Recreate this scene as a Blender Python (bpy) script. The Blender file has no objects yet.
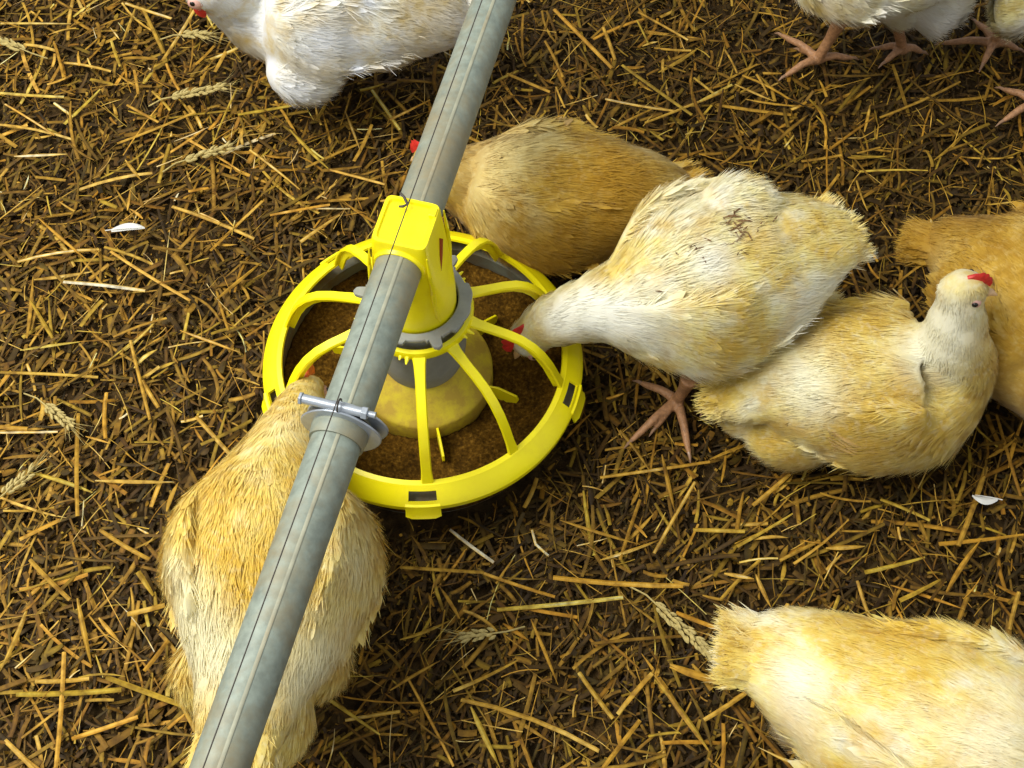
import bpy, math
import numpy as np
from mathutils import Vector, Matrix

# ------------------------------------------------------------------ camera, light, exposure
scene = bpy.context.scene
COL = scene.collection
R_ = math.radians
CAM_H, PITCH, ROLL, FPX = 1.2911, math.radians(61.043), math.radians(0.284), 1354.6
F_ = np.array([0, math.cos(PITCH), -math.sin(PITCH)])
X0 = np.array([1., 0, 0]); U0 = np.cross(X0, F_)
XR = math.cos(ROLL) * X0 + math.sin(ROLL) * U0
UR = -math.sin(ROLL) * X0 + math.cos(ROLL) * U0
cd = bpy.data.cameras.new('camera'); cam = bpy.data.objects.new('camera', cd); COL.objects.link(cam)
cam.matrix_world = Matrix(((XR[0], UR[0], -F_[0], 0), (XR[1], UR[1], -F_[1], 0), (XR[2], UR[2], -F_[2], CAM_H), (0, 0, 0, 1)))
cd.sensor_width = 36; cd.lens = 36 * FPX / 1024; cd.clip_start = 0.02
scene.camera = cam
scene.view_settings.view_transform = 'Standard'; scene.view_settings.look = 'None'
scene.view_settings.gamma = 1; scene.view_settings.use_curve_mapping = False
scene.view_settings.exposure = 0.50
w = bpy.data.worlds.new('barn_light'); scene.world = w; w.use_nodes = True
w.node_tree.nodes['Background'].inputs[0].default_value = (0.90, 0.94, 1.0, 1)
w.node_tree.nodes['Background'].inputs[1].default_value = 0.42
def area(name, loc, target, size, power, color):
    d = bpy.data.lights.new(name, 'AREA'); d.shape = 'RECTANGLE'; d.size, d.size_y = size
    d.energy = power; d.color = color
    o = bpy.data.objects.new(name, d); COL.objects.link(o); o.location = loc
    o.rotation_euler = (Vector(target) - Vector(loc)).to_track_quat('-Z', 'Y').to_euler()
area('barn_window_light', (-1.45, 0.62, 2.45), (0, 0.75, 0), (1.7, 1.3), 74, (1.0, 0.975, 0.92))

def at(px, py, z):
    """point of the place seen at photo position (px, py) at the real height z"""
    d = F_ + (px - 512) / FPX * XR - (py - 384) / FPX * UR
    t = (z - CAM_H) / d[2]
    return np.array([0, 0, CAM_H]) + t * d

PAN = np.array([-0.09217, 0.70006]); PA = math.radians(14.183)
AL = np.array([math.sin(PA), math.cos(PA)]); LT = np.array([math.cos(PA), -math.sin(PA)])
PZ, PR = 0.2952, 0.02114
def PF(al, lat, z):
    q = PAN + al * AL + lat * LT
    return (q[0], q[1], z)

# ------------------------------------------------------------------ materials
def mat(name):
    m = bpy.data.materials.new(name); m.use_nodes = True
    return m, m.node_tree.nodes, m.node_tree.links, m.node_tree.nodes['Principled BSDF']
def noise(N, L, scale, detail=4, rough=.6, vec=None):
    n = N.new('ShaderNodeTexNoise'); n.inputs['Scale'].default_value = scale
    n.inputs['Detail'].default_value = detail; n.inputs['Roughness'].default_value = rough
    if vec is None:
        tc = N.new('ShaderNodeTexCoord'); vec = tc.outputs['Object']
    L.new(vec, n.inputs['Vector']); return n.outputs['Fac']
def ramp(N, L, fac, stops, mode='LINEAR'):
    r = N.new('ShaderNodeValToRGB'); r.color_ramp.interpolation = mode
    e = r.color_ramp.elements
    while len(e) < len(stops): e.new(.5)
    for k, (p, c) in enumerate(stops):
        e[k].position = p; e[k].color = (*c, 1) if len(c) == 3 else c
    L.new(fac, r.inputs[0]); return r.outputs[0]
def mix(N, L, f, a, b, mode='MIX'):
    m = N.new('ShaderNodeMixRGB'); m.blend_type = mode
    for s, v in ((m.inputs[0], f), (m.inputs[1], a), (m.inputs[2], b)):
        if isinstance(v, (int, float)): s.default_value = v
        elif isinstance(v, tuple): s.default_value = (*v, 1)
        else: L.new(v, s)
    return m.outputs[0]
def bump(N, L, bs, h, strength, dist):
    b = N.new('ShaderNodeBump'); b.inputs['Strength'].default_value = strength; b.inputs['Distance'].default_value = dist
    L.new(h, b.inputs['Height']); L.new(b.outputs[0], bs.inputs['Normal'])
def simple(name, c, rough=.5, var=.25, scale=60, metal=0, dirt=None, dirt_amt=.4, dscale=18, bs_=.1, dlo=.5):
    m, N, L, B = mat(name)
    n = noise(N, L, scale)
    a = tuple(x * (1 - var) for x in c); b = tuple(min(1, x * (1 + var * .6)) for x in c)
    col = ramp(N, L, n, [(.3, a), (.7, b)])
    if dirt:
        d = noise(N, L, dscale, 6, .7)
        col = mix(N, L, ramp(N, L, d, [(dlo, (0, 0, 0)), (dlo + .22, (dirt_amt,) * 3)]), col, dirt)
    L.new(col, B.inputs['Base Color']); B.inputs['Roughness'].default_value = rough; B.inputs['Metallic'].default_value = metal
    bump(N, L, B, n, bs_, .002)
    return m
M = {}
M['yellow'] = simple('yellow_plastic', (1.0, .86, .004), .36, .05, 30, dirt=(.62, .40, .03), dirt_amt=.30, dscale=14, bs_=.03)
M['dusty_cone'] = simple('feed_dusted_yellow_plastic', (.82, .68, .02), .7, .2, 60, dirt=(.40, .25, .03), dirt_amt=.85, dscale=30, dlo=.32)
M['galv'] = simple('galvanised_steel', (.25, .29, .235), .55, .28, 90, .12, dirt=(.27, .21, .10), dirt_amt=.8, dscale=11, dlo=.42)
M['rusty'] = simple('rust_tinted_seam', (.30, .30, .21), .6, .25, 60, .05, dirt=(.27, .18, .07), dirt_amt=.7, dscale=14)
M['zinc'] = simple('zinc_plated_steel', (.42, .46, .50), .35, .15, 80, .5)
M['grey_plastic'] = simple('grey_plastic', (.27, .28, .25), .6, .15, 70, dirt=(.24, .17, .08), dirt_amt=.4)
M['pan_grey'] = simple('dusty_grey_pan_plastic', (.13, .14, .10), .75, .25, 40, dirt=(.10, .055, .015), dirt_amt=.85, dlo=.38)
M['wire'] = simple('dark_wire', (.05, .04, .03), .6, .2)
M['gap_shade'] = simple('gap_shade_black', (.01, .01, .01), .8, .1)  # flat black for shade painted into narrow gaps
M['slot_red'] = simple('dark_red_slot', (.33, .05, .01), .6, .2)
M['comb'] = simple('comb_skin', (.62, .03, .02), .5, .35, 150)
M['pale_comb'] = simple('orange_comb_skin', (.80, .15, .02), .5, .3, 150)
M['face'] = simple('bare_face_skin', (.66, .38, .30), .55, .3, 200)
M['beak'] = simple('horn_beak', (.66, .42, .20), .4, .2, 120)
M['leg'] = simple('scaly_leg_skin', (.40, .20, .085), .55, .35, 260, bs_=.5, dirt=(.16, .08, .03), dirt_amt=.6, dscale=60)
M['claw'] = simple('claw_horn', (.30, .17, .09), .4, .2)
M['eye'] = simple('dark_eye', (.01, .008, .006), .15, .1)
M['ear'] = simple('dry_wheat_ear', (.46, .36, .12), .7, .35, 200, bs_=.4)
M['quill'] = simple('white_feather_vane', (.72, .72, .66), .6, .15)

def feed_mat():
    m, N, L, B = mat('brown_feed_crumble')
    a = noise(N, L, 260, 3); b = noise(N, L, 28, 5, .65)
    c1 = ramp(N, L, a, [(.3, (.040, .018, .002)), (.55, (.125, .060, .006)), (.75, (.27, .14, .018))])
    c2 = mix(N, L, ramp(N, L, b, [(.38, (.55, .55, .55)), (.65, (1.1, 1.05, 1))]), (0, 0, 0), (1, 1, 1))
    L.new(mix(N, L, 1.0, c1, c2, 'MULTIPLY'), B.inputs['Base Color']); B.inputs['Roughness'].default_value = 1.; B.inputs['Specular IOR Level'].default_value = .08
    bump(N, L, B, a, .7, .003)
    return m
M['feed'] = feed_mat()
def soil_mat():
    m, N, L, B = mat('dark_trodden_manure')
    a = noise(N, L, 45, 8, .7); b = noise(N, L, 6, 4)
    c = ramp(N, L, a, [(.3, (.012, .007, .003)), (.5, (.05, .029, .010)), (.72, (.125, .075, .025))])
    L.new(mix(N, L, ramp(N, L, b, [(.4, (0, 0, 0)), (.7, (.5, .5, .5))]), c, (.03, .022, .008)), B.inputs['Base Color'])
    B.inputs['Roughness'].default_value = .95; B.inputs['Specular IOR Level'].default_value = .1
    bump(N, L, B, a, .9, .008)
    return m
M['soil'] = soil_mat()
def straw_mat():
    m, N, L, B = mat('dry_straw')
    t = N.new('ShaderNodeAttribute'); t.attribute_name = 'tone'
    c = ramp(N, L, t.outputs['Fac'], [(0, (.030, .017, .003)), (.3, (.095, .052, .006)), (.55, (.25, .135, .012)), (.78, (.52, .30, .035)), (.92, (.72, .50, .12)), (1, (.74, .70, .52))])
    n = noise(N, L, 90, 3)
    h = N.new('ShaderNodeAttribute'); h.attribute_name = 'hue'
    c = mix(N, L, 1.0, c, ramp(N, L, h.outputs['Fac'], [(0, (.90, 1.04, .72)), (.35, (1, 1, 1)), (.7, (1.0, .96, .8)), (1, (1.06, .90, .62))]), 'MULTIPLY')
    c = mix(N, L, 1.0, c, ramp(N, L, n, [(.3, (.42, .37, .32)), (.62, (1, 1, 1))]), 'MULTIPLY')
    L.new(c, B.inputs['Base Color']); B.inputs['Roughness'].default_value = .65; B.inputs['Specular IOR Level'].default_value = .2
    return m
M['straw'] = straw_mat()
def plumage(name, white, cream, tan, dirt, w_bias=.5, dirt_amt=.5, seed=0.):
    m, N, L, B = mat(name)
    tc = N.new('ShaderNodeTexCoord'); mp = N.new('ShaderNodeMapping'); mp.inputs['Location'].default_value = (seed, seed * 2, 0)
    L.new(tc.outputs['Object'], mp.inputs[0]); v = mp.outputs[0]
    big = noise(N, L, 13, 4, .60, v); mid = noise(N, L, 34, 5, .62, v); fine = noise(N, L, 140, 3, .6, v); sp = noise(N, L, 75, 2, .5, v)
    c = ramp(N, L, big, [(w_bias - .16, white), (w_bias + .02, cream), (w_bias + .20, tan)])
    c = mix(N, L, ramp(N, L, mid, [(.45, (0, 0, 0)), (.68, (.85, .85, .85))]), c, tan)
    m2 = noise(N, L, 62, 5, .68, v)
    c = mix(N, L, ramp(N, L, m2, [(.52, (0, 0, 0)), (.75, (dirt_amt * .75,) * 3)]), c, tuple(x * .45 + y * .55 for x, y in zip(tan, dirt)))
    c = mix(N, L, ramp(N, L, fine, [(.50, (0, 0, 0)), (.74, (.45, .45, .45))]), c, white)
    c = mix(N, L, ramp(N, L, sp, [(.67, (0, 0, 0)), (.80, (dirt_amt * .6,) * 3)]), c, dirt)
    st = N.new('ShaderNodeAttribute'); st.attribute_name = 'stain'      # paler and browner zones of the plumage
    c = mix(N, L, ramp(N, L, st.outputs['Fac'], [(.5, (0, 0, 0)), (1, (.92,) * 3)]), c, white)
    c = mix(N, L, ramp(N, L, st.outputs['Fac'], [(0, (.80,) * 3), (.5, (0, 0, 0))]), c, tan)
    t = N.new('ShaderNodeAttribute'); t.attribute_name = 'tone'
    c = mix(N, L, 1.0, c, ramp(N, L, t.outputs['Fac'], [(0, (.78, .70, .56)), (.5, (.98, .97, .94)), (1, (1.08, 1.08, 1.08))]), 'MULTIPLY')
    L.new(c, B.inputs['Base Color']); B.inputs['Roughness'].default_value = .85
    B.inputs['Specular IOR Level'].default_value = .15
    B.inputs['Sheen Weight'].default_value = .12
    tr = N.new('ShaderNodeBsdfTranslucent'); L.new(c, tr.inputs['Color'])
    mx = N.new('ShaderNodeMixShader'); mx.inputs[0].default_value = .22
    L.new(B.outputs[0], mx.inputs[1]); L.new(tr.outputs[0], mx.inputs[2])
    L.new(mx.outputs[0], N['Material Output'].inputs['Surface'])
    return m

# ------------------------------------------------------------------ mesh helpers
class MB:
    def __init__(s): s.v = []; s.f = []
    def add(s, v, f):
        b = len(s.v); s.v += [tuple(map(float, p)) for p in v]; s.f += [tuple(b + i for i in q) for q in f]; return s
    def loft(s, rings, closed=True, caps=True):
        n = len(rings[0]); v = [p for r in rings for p in r]; f = []
        for i in range(len(rings) - 1):
            for j in range(n if closed else n - 1):
                k = (j + 1) % n; f.append((i * n + j, i * n + k, (i + 1) * n + k, (i + 1) * n + j))
        if caps and closed: f.append(tuple(range(n - 1, -1, -1))); f.append(tuple((len(rings) - 1) * n + j for j in range(n)))
        return s.add(v, f)
    def lathe(s, prof, c, seg=64, closed=False):
        rings = [[(c[0] + r * math.cos(2 * math.pi * j / seg), c[1] + r * math.sin(2 * math.pi * j / seg), z) for j in range(seg)] for r, z in prof]
        if closed: rings.append(rings[0])
        return s.loft(rings, True, False)
    def tube(s, pts, rad, seg=12, flat=1.0, up=(0, 0, 1)):
        P = np.array(pts, float); n = len(P)
        if np.isscalar(rad): rad = [rad] * n
        rings = []; u = np.array(up, float)
        for i in range(n):
            t = P[min(i + 1, n - 1)] - P[max(i - 1, 0)]; t /= np.linalg.norm(t)
            a = np.cross(t, u)
            if np.linalg.norm(a) < 1e-4: a = np.cross(t, (1, 0, 0))
            a /= np.linalg.norm(a); b = np.cross(a, t)
            rings.append([P[i] + rad[i] * (math.cos(q) * a + flat * math.sin(q) * b) for q in np.linspace(0, 2 * math.pi, seg, endpoint=False)])
        return s.loft(rings)
    def build(s, name, m, parent=None, smooth=True, bevel=0, auto=35):
        me = bpy.data.meshes.new(name)
        off = np.array(parent_loc(parent))
        me.from_pydata([tuple(np.array(p) - off) for p in s.v], [], s.f); me.update()
        import bmesh
        b = bmesh.new(); b.from_mesh(me); bmesh.ops.recalc_face_normals(b, faces=b.faces); b.to_mesh(me); b.free()
        me.materials.append(m)
        if smooth:
            me.shade_smooth(); me.set_sharp_from_angle(angle=math.radians(auto))
        o = bpy.data.objects.new(name, me); COL.objects.link(o)
        if parent: o.parent = parent
        if bevel:
            md = o.modifiers.new('bevel', 'BEVEL'); md.width = bevel; md.segments = 3; md.limit_method = 'ANGLE'; md.angle_limit = math.radians(40)
        return o
def parent_loc(p):
    l = Vector((0, 0, 0))
    while p: l += p.location; p = p.parent
    return l
def thing(name, loc, label, cat, group=None):
    o = bpy.data.objects.new(name, None); COL.objects.link(o); o.location = loc; o.empty_display_size = .02
    tag(o, label, cat, group); return o
def tag(o, label=None, cat=None, group=None, kind=None):
    for k, v in (('label', label), ('category', cat), ('group', group), ('kind', kind)):
        if v: o[k] = v
def np_mesh(name, V, F, m, tone=None, parent=None, normals=None, mesh0=None):
    """V (n,3), F (k,4) -> mesh object; tone is a per vertex colour value"""
    me = bpy.data.meshes.new(name); V = V - np.array(parent_loc(parent))
    me.vertices.add(len(V)); me.vertices.foreach_set('co', V.astype(np.float32).ravel())
    me.loops.add(F.size); me.loops.foreach_set('vertex_index', F.astype(np.int32).ravel())
    me.polygons.add(len(F)); me.polygons.foreach_set('loop_start', np.arange(0, F.size, F.shape[1], dtype=np.int32))
    me.update(calc_edges=True); me.shade_smooth()
    if tone is not None:
        a = me.attributes.new('tone', 'FLOAT', 'POINT'); a.data.foreach_set('value', tone.astype(np.float32))
    if normals is not None: me.normals_split_custom_set_from_vertices(normals.tolist())
    me.materials.append(m)
    o = bpy.data.objects.new(name, me); COL.objects.link(o)
    if parent: o.parent = parent
    return o
def unit(a): return a / np.maximum(np.linalg.norm(a, axis=-1, keepdims=True), 1e-9)

# ------------------------------------------------------------------ ground
rng = np.random.default_rng(7)
def wav(x, y, s, ph=0): return (np.sin(x * s + ph) * np.cos(y * s * 1.13 - ph * 2) + .6 * np.sin(x * s * 2.1 + y * s * 1.7 + ph * 3) + .4 * np.cos(x * s * 3.7 - y * s * 4.3 + ph)) / 2
def floor():
    nx, ny = 260, 240
    X, Y = np.meshgrid(np.linspace(-2.2, 2.2, nx), np.linspace(-1.2, 3.2, ny))
    Z = -.012 + .004 * wav(X, Y, 22) + .003 * wav(X, Y, 61, 1.3) + .0015 * rng.standard_normal(X.shape)
    i = np.arange(nx * ny).reshape(ny, nx)
    F = np.stack([i[:-1, :-1], i[:-1, 1:], i[1:, 1:], i[1:, :-1]], -1).reshape(-1, 4)
    o = np_mesh('floor', np.stack([X, Y, Z], -1).reshape(-1, 3), F, M['soil']); tag(o, kind='structure')
floor()

def strips(P0, D, Ln, Wd, Th, bend, lift):
    """flattened hollow straws: n x (5 stations x 4 points)"""
    n = len(P0); S = np.linspace(0, 1, 5); taper = rng.random(n); taper[Ln > .09] = 0
    side = unit(np.cross(D, np.array([0, 0, 1.]))); up = np.cross(side, D)
    V = np.zeros((n, 5, 4, 3))
    for k, s in enumerate(S):
        c = P0 + D * ((s - .5) * Ln)[:, None] + side * (bend * (4 * s * (1 - s)) * Ln)[:, None] + up * (lift * (4 * s * (1 - s)) * Ln)[:, None]
        w = Wd * .5 * np.where(taper > .72, [.35, .9, 1.0, .75, .10][k], np.where(taper > .5, [1.0, 1., .9, .75, .45][k], 1.0 if 0 < k < 4 else .9))
        V[:, k, 0] = c - side * w[:, None]; V[:, k, 1] = c + up * (Th * .5)[:, None]
        V[:, k, 2] = c + side * w[:, None]; V[:, k, 3] = c - up * (Th * .5)[:, None]
    b = np.arange(n)[:, None, None] * 20 + np.arange(4)[None, :, None] * 4
    j = np.arange(4)[None, None, :]; k2 = (j + 1) % 4
    F = np.stack([b + j, b + k2, b + 4 + k2, b + 4 + j], -1).reshape(-1, 4)
    ends = np.concatenate([np.arange(n)[:, None] * 20 + np.array([[3, 2, 1, 0]]), np.arange(n)[:, None] * 20 + np.array([[16, 17, 18, 19]])])
    return V.reshape(-1, 3), np.concatenate([F, ends])
# long straws read off the photograph: x0 y0 x1 y1 width(px) tone
STRAWS = """0 22 71 23 4 .85;0 93 64 97 5 .86;53 40 63 77 4 .8;143 9 164 54 5 .76;195 9 162 61 5 .82;136 5 120 45 4 .8;111 40 120 66 4 .78
134 70 138 94 4 .85;166 63 179 90 4 .78;152 91 170 110 4 .78;210 59 238 48 5 .84;195 64 214 46 4 .78;204 9 214 29 4 .84;127 105 159 123 4 .8
117 143 195 112 4 .78;237 89 213 145 3 .82;14 156 68 155 5 .88;125 159 141 180 5 .84;54 103 73 116 4 .88;5 104 54 134 3 .84;0 372 98 377 4 .86
196 416 243 469 5 .82;64 283 145 290 5 .95;0 433 58 432 3 .96;95 480 174 482 5 .86;0 427 27 428 6 .82;78 413 78 517 5 .7;142 380 158 407 5 .74
106 392 105 438 5 .74;450 530 494 562 4 1;532 530 536 546 3 1;536 545 549 556 3 1;400 567 484 572 4 .72;484 573 555 597 4 .76;553 578 683 586 6 .8
497 609 623 597 5 .86;453 691 518 660 4 .8;461 699 599 751 5 .76;579 672 613 719 5 .76;655 675 710 752 6 .72;471 707 500 768 6 .74;670 664 720 680 6 .76
531 620 558 685 4 .7;678 614 720 628 5 .78;603 768 640 720 5 .74;503 623 529 640 5 .72;27 606 0 671 6 .74;64 652 56 768 5 .76;16 694 122 690 6 .78
35 681 89 678 5 .84;106 677 182 705 6 .76;72 739 138 717 5 .78;127 614 165 605 6 .8;99 618 119 641 5 .8;138 572 153 595 6 .74;77 598 92 668 6 .7
144 671 168 641 5 .72;545 42 563 77 4 .74;554 9 612 69 6 .74;603 27 615 60 5 .76;638 13 688 40 4 .76;507 73 550 91 5 .76;622 66 692 115 5 .72
645 123 725 91 4 .76;608 129 652 109 4 .76;605 100 673 110 4 .86;637 20 648 42 3 .74;694 77 716 94 4 .72;725 49 737 73 3 .72;700 101 732 84 4 .8
735 85 774 100 4 .8;757 73 768 95 4 .8;830 149 874 117 4 .6;880 117 960 82 4 .58;857 180 868 210 3 .8;820 198 839 174 4 .76;600 478 710 461 4 .76
654 553 695 482 4 .8;662 455 675 513 5 .66;710 459 766 437 4 .78;753 505 790 474 5 .78;737 546 793 513 4 .76;693 530 745 531 5 .76;939 544 1024 534 5 .78
958 546 987 466 6 .68;997 414 1022 497 4 .68;826 548 865 546 6 .78;865 572 925 557 5 .8;655 679 709 750 5 .74;670 666 745 688 6 .66;704 720 752 688 5 .76
839 596 829 622 4 .72;947 592 981 540 6 .7;1009 630 1019 592 5 .74;756 574 771 607 5 .78;724 574 754 579 5 .84;676 613 732 634 5 .72;857 581 872 621 4 .74
78 189 152 172 5 .8;172 206 254 238 5 .84;110 250 190 300 4 .8;20 350 80 342 4 .86;40 220 90 262 4 .8;210 250 262 200 4 .8;215 300 262 262 5 .76
180 330 240 352 4 .8;130 340 150 420 4 .74;30 300 60 350 5 .74;190 140 240 170 4 .84;250 150 300 190 4 .78;270 215 330 205 4 .82;290 130 330 170 5 .78
345 110 360 150 4 .82;372 90 400 130 5 .84;330 170 385 185 4 .78;300 240 340 215 5 .82;360 90 384 84 5 .8;390 120 430 100 4 .76;20 540 60 520 5 .76
100 530 150 560 5 .74;30 560 70 600 5 .74;400 640 450 620 4 .68;390 690 440 660 4 .7;330 700 380 735 4 .74;345 720 400 712 4 .86;620 430 650 470 4 .64
560 520 640 545 4 .68;600 560 660 540 4 .74;720 600 760 560 4 .72;780 560 820 540 4 .7;880 500 930 520 4 .74;900 600 940 580 5 .72;640 500 620 560 4 .66"""
def litter():
    S = [list(map(float, r.split())) for r in STRAWS.replace('\n', ';').split(';')]
    nm = len(S)
    A = np.array([at(r[0], r[1], .012) for r in S]); B_ = np.array([at(r[2], r[3], .012) for r in S])
    px = np.array([r[4] for r in S]); tn = np.array([r[5] for r in S])
    Dm = B_ - A; Lm = np.linalg.norm(Dm, axis=1); Dm = unit(Dm + rng.normal(0, .0015, Dm.shape) * [[0, 0, 1]])
    Pm = (A + B_) / 2; Pm[:, 2] = .010 + .003 * rng.random(nm)
    packs = [(Pm, Dm, Lm, px * .00088, px * .0004, rng.normal(0, .012, nm), rng.normal(0, .004, nm), tn)]
    def scatter(n, lo, hi, z0, z1, wl, wh, t0, t1, tilt, box=(-1.15, 1.15, -.15, 1.95)):
        x = rng.uniform(box[0], box[1], n); y = rng.uniform(box[2], box[3], n)
        keep = np.hypot(x - PAN[0], y - PAN[1]) > .152
        x, y = x[keep], y[keep]; n = len(x)
        yaw = rng.uniform(0, np.pi, n) * .75 + rng.normal(0, .5, n)
        pit = rng.normal(0, tilt, n)
        D = np.stack([np.cos(yaw) * np.cos(pit), np.sin(yaw) * np.cos(pit), np.sin(pit)], -1)
        Ln = lo + (hi - lo) * rng.random(n) ** 2.2
        near = np.maximum(0, np.hypot(x - PAN[0], y - PAN[1]) - .147)
        Ln = np.minimum(Ln, near * 2 + .004)
        z = rng.uniform(z0, z1, n) + .004 * wav(x, y, 22)
        tone = rng.uniform(t0, t1, n) + .07 * wav(x, y, 17, .7) - .12 * (x + .1) - .04  # darker toward the right: falloff of the left light painted into the straw
        W = rng.uniform(wl, wh, n)
        packs.append((np.stack([x, y, z], -1), D, Ln, W, W * rng.uniform(.10, .26, n), rng.normal(0, .035, n), rng.normal(0, .02, n), tone))
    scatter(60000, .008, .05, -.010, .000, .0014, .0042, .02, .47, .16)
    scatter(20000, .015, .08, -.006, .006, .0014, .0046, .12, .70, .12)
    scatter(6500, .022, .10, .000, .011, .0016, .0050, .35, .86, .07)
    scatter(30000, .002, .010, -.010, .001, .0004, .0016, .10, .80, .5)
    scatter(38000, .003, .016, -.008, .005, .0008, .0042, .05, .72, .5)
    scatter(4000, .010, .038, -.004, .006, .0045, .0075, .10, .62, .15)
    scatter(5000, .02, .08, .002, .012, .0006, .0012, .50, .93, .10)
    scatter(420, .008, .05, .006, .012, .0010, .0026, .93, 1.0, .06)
    Pk = [np.concatenate([p[i] for p in packs]) for i in range(8)]
    V, F = strips(*Pk[:7])
    # matted straw bows over unevenness, the ends never rise far
    V[:, 2] = np.clip(V[:, 2], -.02, .021)
    n = len(Pk[7]); tone = Pk[7][:, None, None] + rng.normal(0, .045, (n, 5, 1)) + rng.normal(0, .05, (n, 1, 4)) + np.array([-.05, .05, -.05, 0])[None, None]
    o = np_mesh('straw_litter', V, F, M['straw'], tone=np.clip(tone.reshape(-1), 0, 1))
    a = o.data.attributes.new('hue', 'FLOAT', 'POINT'); a.data.foreach_set('value', np.repeat(rng.random(n), 20).astype(np.float32))
    o.data.set_sharp_from_angle(angle=R_(32))
    tag(o, 'loose golden brown straw litter covering the whole barn floor', 'straw', kind='stuff')
litter()

# wheat ears lying in the litter
def wheat_ear(p0, p1, label, seed):
    r = np.random.default_rng(seed); a = at(*p0, .016); b = at(*p1, .018)
    t = thing('wheat_ear', (*a[:2], .0), label, 'wheat ear', 'wheat ears lying in the litter')
    d = b - a; L = np.linalg.norm(d); d /= L; s = np.cross(d, (0, 0, 1)); s /= np.linalg.norm(s)
    m = MB(); n = max(5, int(L / .0045))
    for i in range(n):
        for sg in (-1, 1, 0):
            if r.random() < .12: continue
            c = r.normal(0, .0006, 3) + a + d * (L * (i + .5 * (sg == 0)) / n) + s * sg * .0022 + np.array([0, 0, .0016 * (sg == 0)])
            e = c + d * r.uniform(.006, .010) + s * (sg * r.uniform(.002, .0045) + r.normal(0, .0008)) + np.array([0, 0, .001 + .001 * r.random()])
            m.tube([c, c * .6 + e * .4, c * .2 + e * .8, e], [.0008, .0021, .0014, .0002], 6)
    m.build('grain_head', M['ear'], t)
    m = MB(); m.tube([a - d * .03 + s * .004 - np.array([0, 0, .004]), a - d * .012, a + d * L * .5], [.0009, .0009, .0007], 6); m.build('stem', M['ear'], t)
    m = MB()
    for i in range(10):
        c = b - d * L * .5 * r.random(); e = c + d * (.018 + .02 * r.random()) + s * r.normal(0, .010) + np.array([0, 0, r.uniform(-.004, .006)])
        m.tube([c, (c + e) / 2, e], [.00035, .0003, .0001], 4)
    m.build('awns', M['ear'], t)
wheat_ear((172, 97), (224, 87), 'curved pale wheat ear lying below the head of the white hen at the top', 1)
wheat_ear((186, 160), (230, 147), 'whitish ragged wheat ear on the litter under the curved one', 2)
wheat_ear((24, 50), (2, 41), 'plump pale wheat ear at the upper left edge of the straw', 3)
wheat_ear((183, 35), (208, 35), 'short wheat ear just under the red wattle of the white hen', 4)
wheat_ear((4, 494), (34, 470), 'grey brown wheat ear at the left edge, left of the hen beneath the pipe', 5)
wheat_ear((44, 404), (71, 426), 'golden brown wheat ear lying slantwise left of the feeder', 6)
wheat_ear((495, 633), (464, 637), 'dull green brown wheat ear in dark straw below the feeder', 7)
wheat_ear((655, 603), (713, 657), 'long golden wheat ear pointing at the tail of the bottom right hen', 8)

def loose_feather(px, py, deg, L, Wd, label):
    c = at(px, py, .017); t = thing('loose_feather', (*c[:2], 0), label, 'feather', 'loose feathers on the litter')
    a = math.radians(deg); d = np.array([math.cos(a), math.sin(a), 0]); s = np.array([-d[1], d[0], 0])
    m = MB(); n = 9; rows = []
    for i in range(n):
        u = i / (n - 1); wv = Wd * math.sin(math.pi * min(1, u * .9 + .08)) ** .7
        p = c + d * L * (u - .5) + s * .004 * math.sin(u * 3)
        rows.append([p - s * wv + np.array([0, 0, -.001]), p + np.array([0, 0, .0012]), p + s * wv + np.array([0, 0, -.0006]), p - np.array([0, 0, .0004])])
    m.loft(rows); m.build('vane', M['quill'], t)
    m = MB(); m.tube([c - d * L * .68 + s * 0, c - d * L * .2 + np.array([0, 0, .0015]), c + d * L * .4 + np.array([0, 0, .0012])], [.0006, .0006, .0003], 6); m.build('shaft', M['quill'], t)
loose_feather(128, 229, 5, .038, .005, 'small white feather on the straw left of the feeder')
loose_feather(985, 497, 170, .026, .0045, 'small pale feather on the straw below the hens at the right edge')

# ------------------------------------------------------------------ feeder
def polar(c, r, a, z): return (c[0] + r * math.cos(a), c[1] + r * math.sin(a), z)
feeder = thing('pan_feeder', (*PAN, 0), 'round yellow grilled pan feeder hanging from the grey pipe, hens eating from it', 'feeder')
C = PAN
# pan
MB().lathe([(.0, .004), (.10, .002), (.125, .004), (.143, .018), (.149, .045), (.1462, .064), (.1462, .0690), (.1625, .0705), (.1625, .0680), (.1530, .0660), (.151, .045), (.146, .014), (.128, -.002), (.10, -.004), (.0, -.003)], C).build('pan', M['pan_grey'], feeder)
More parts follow.
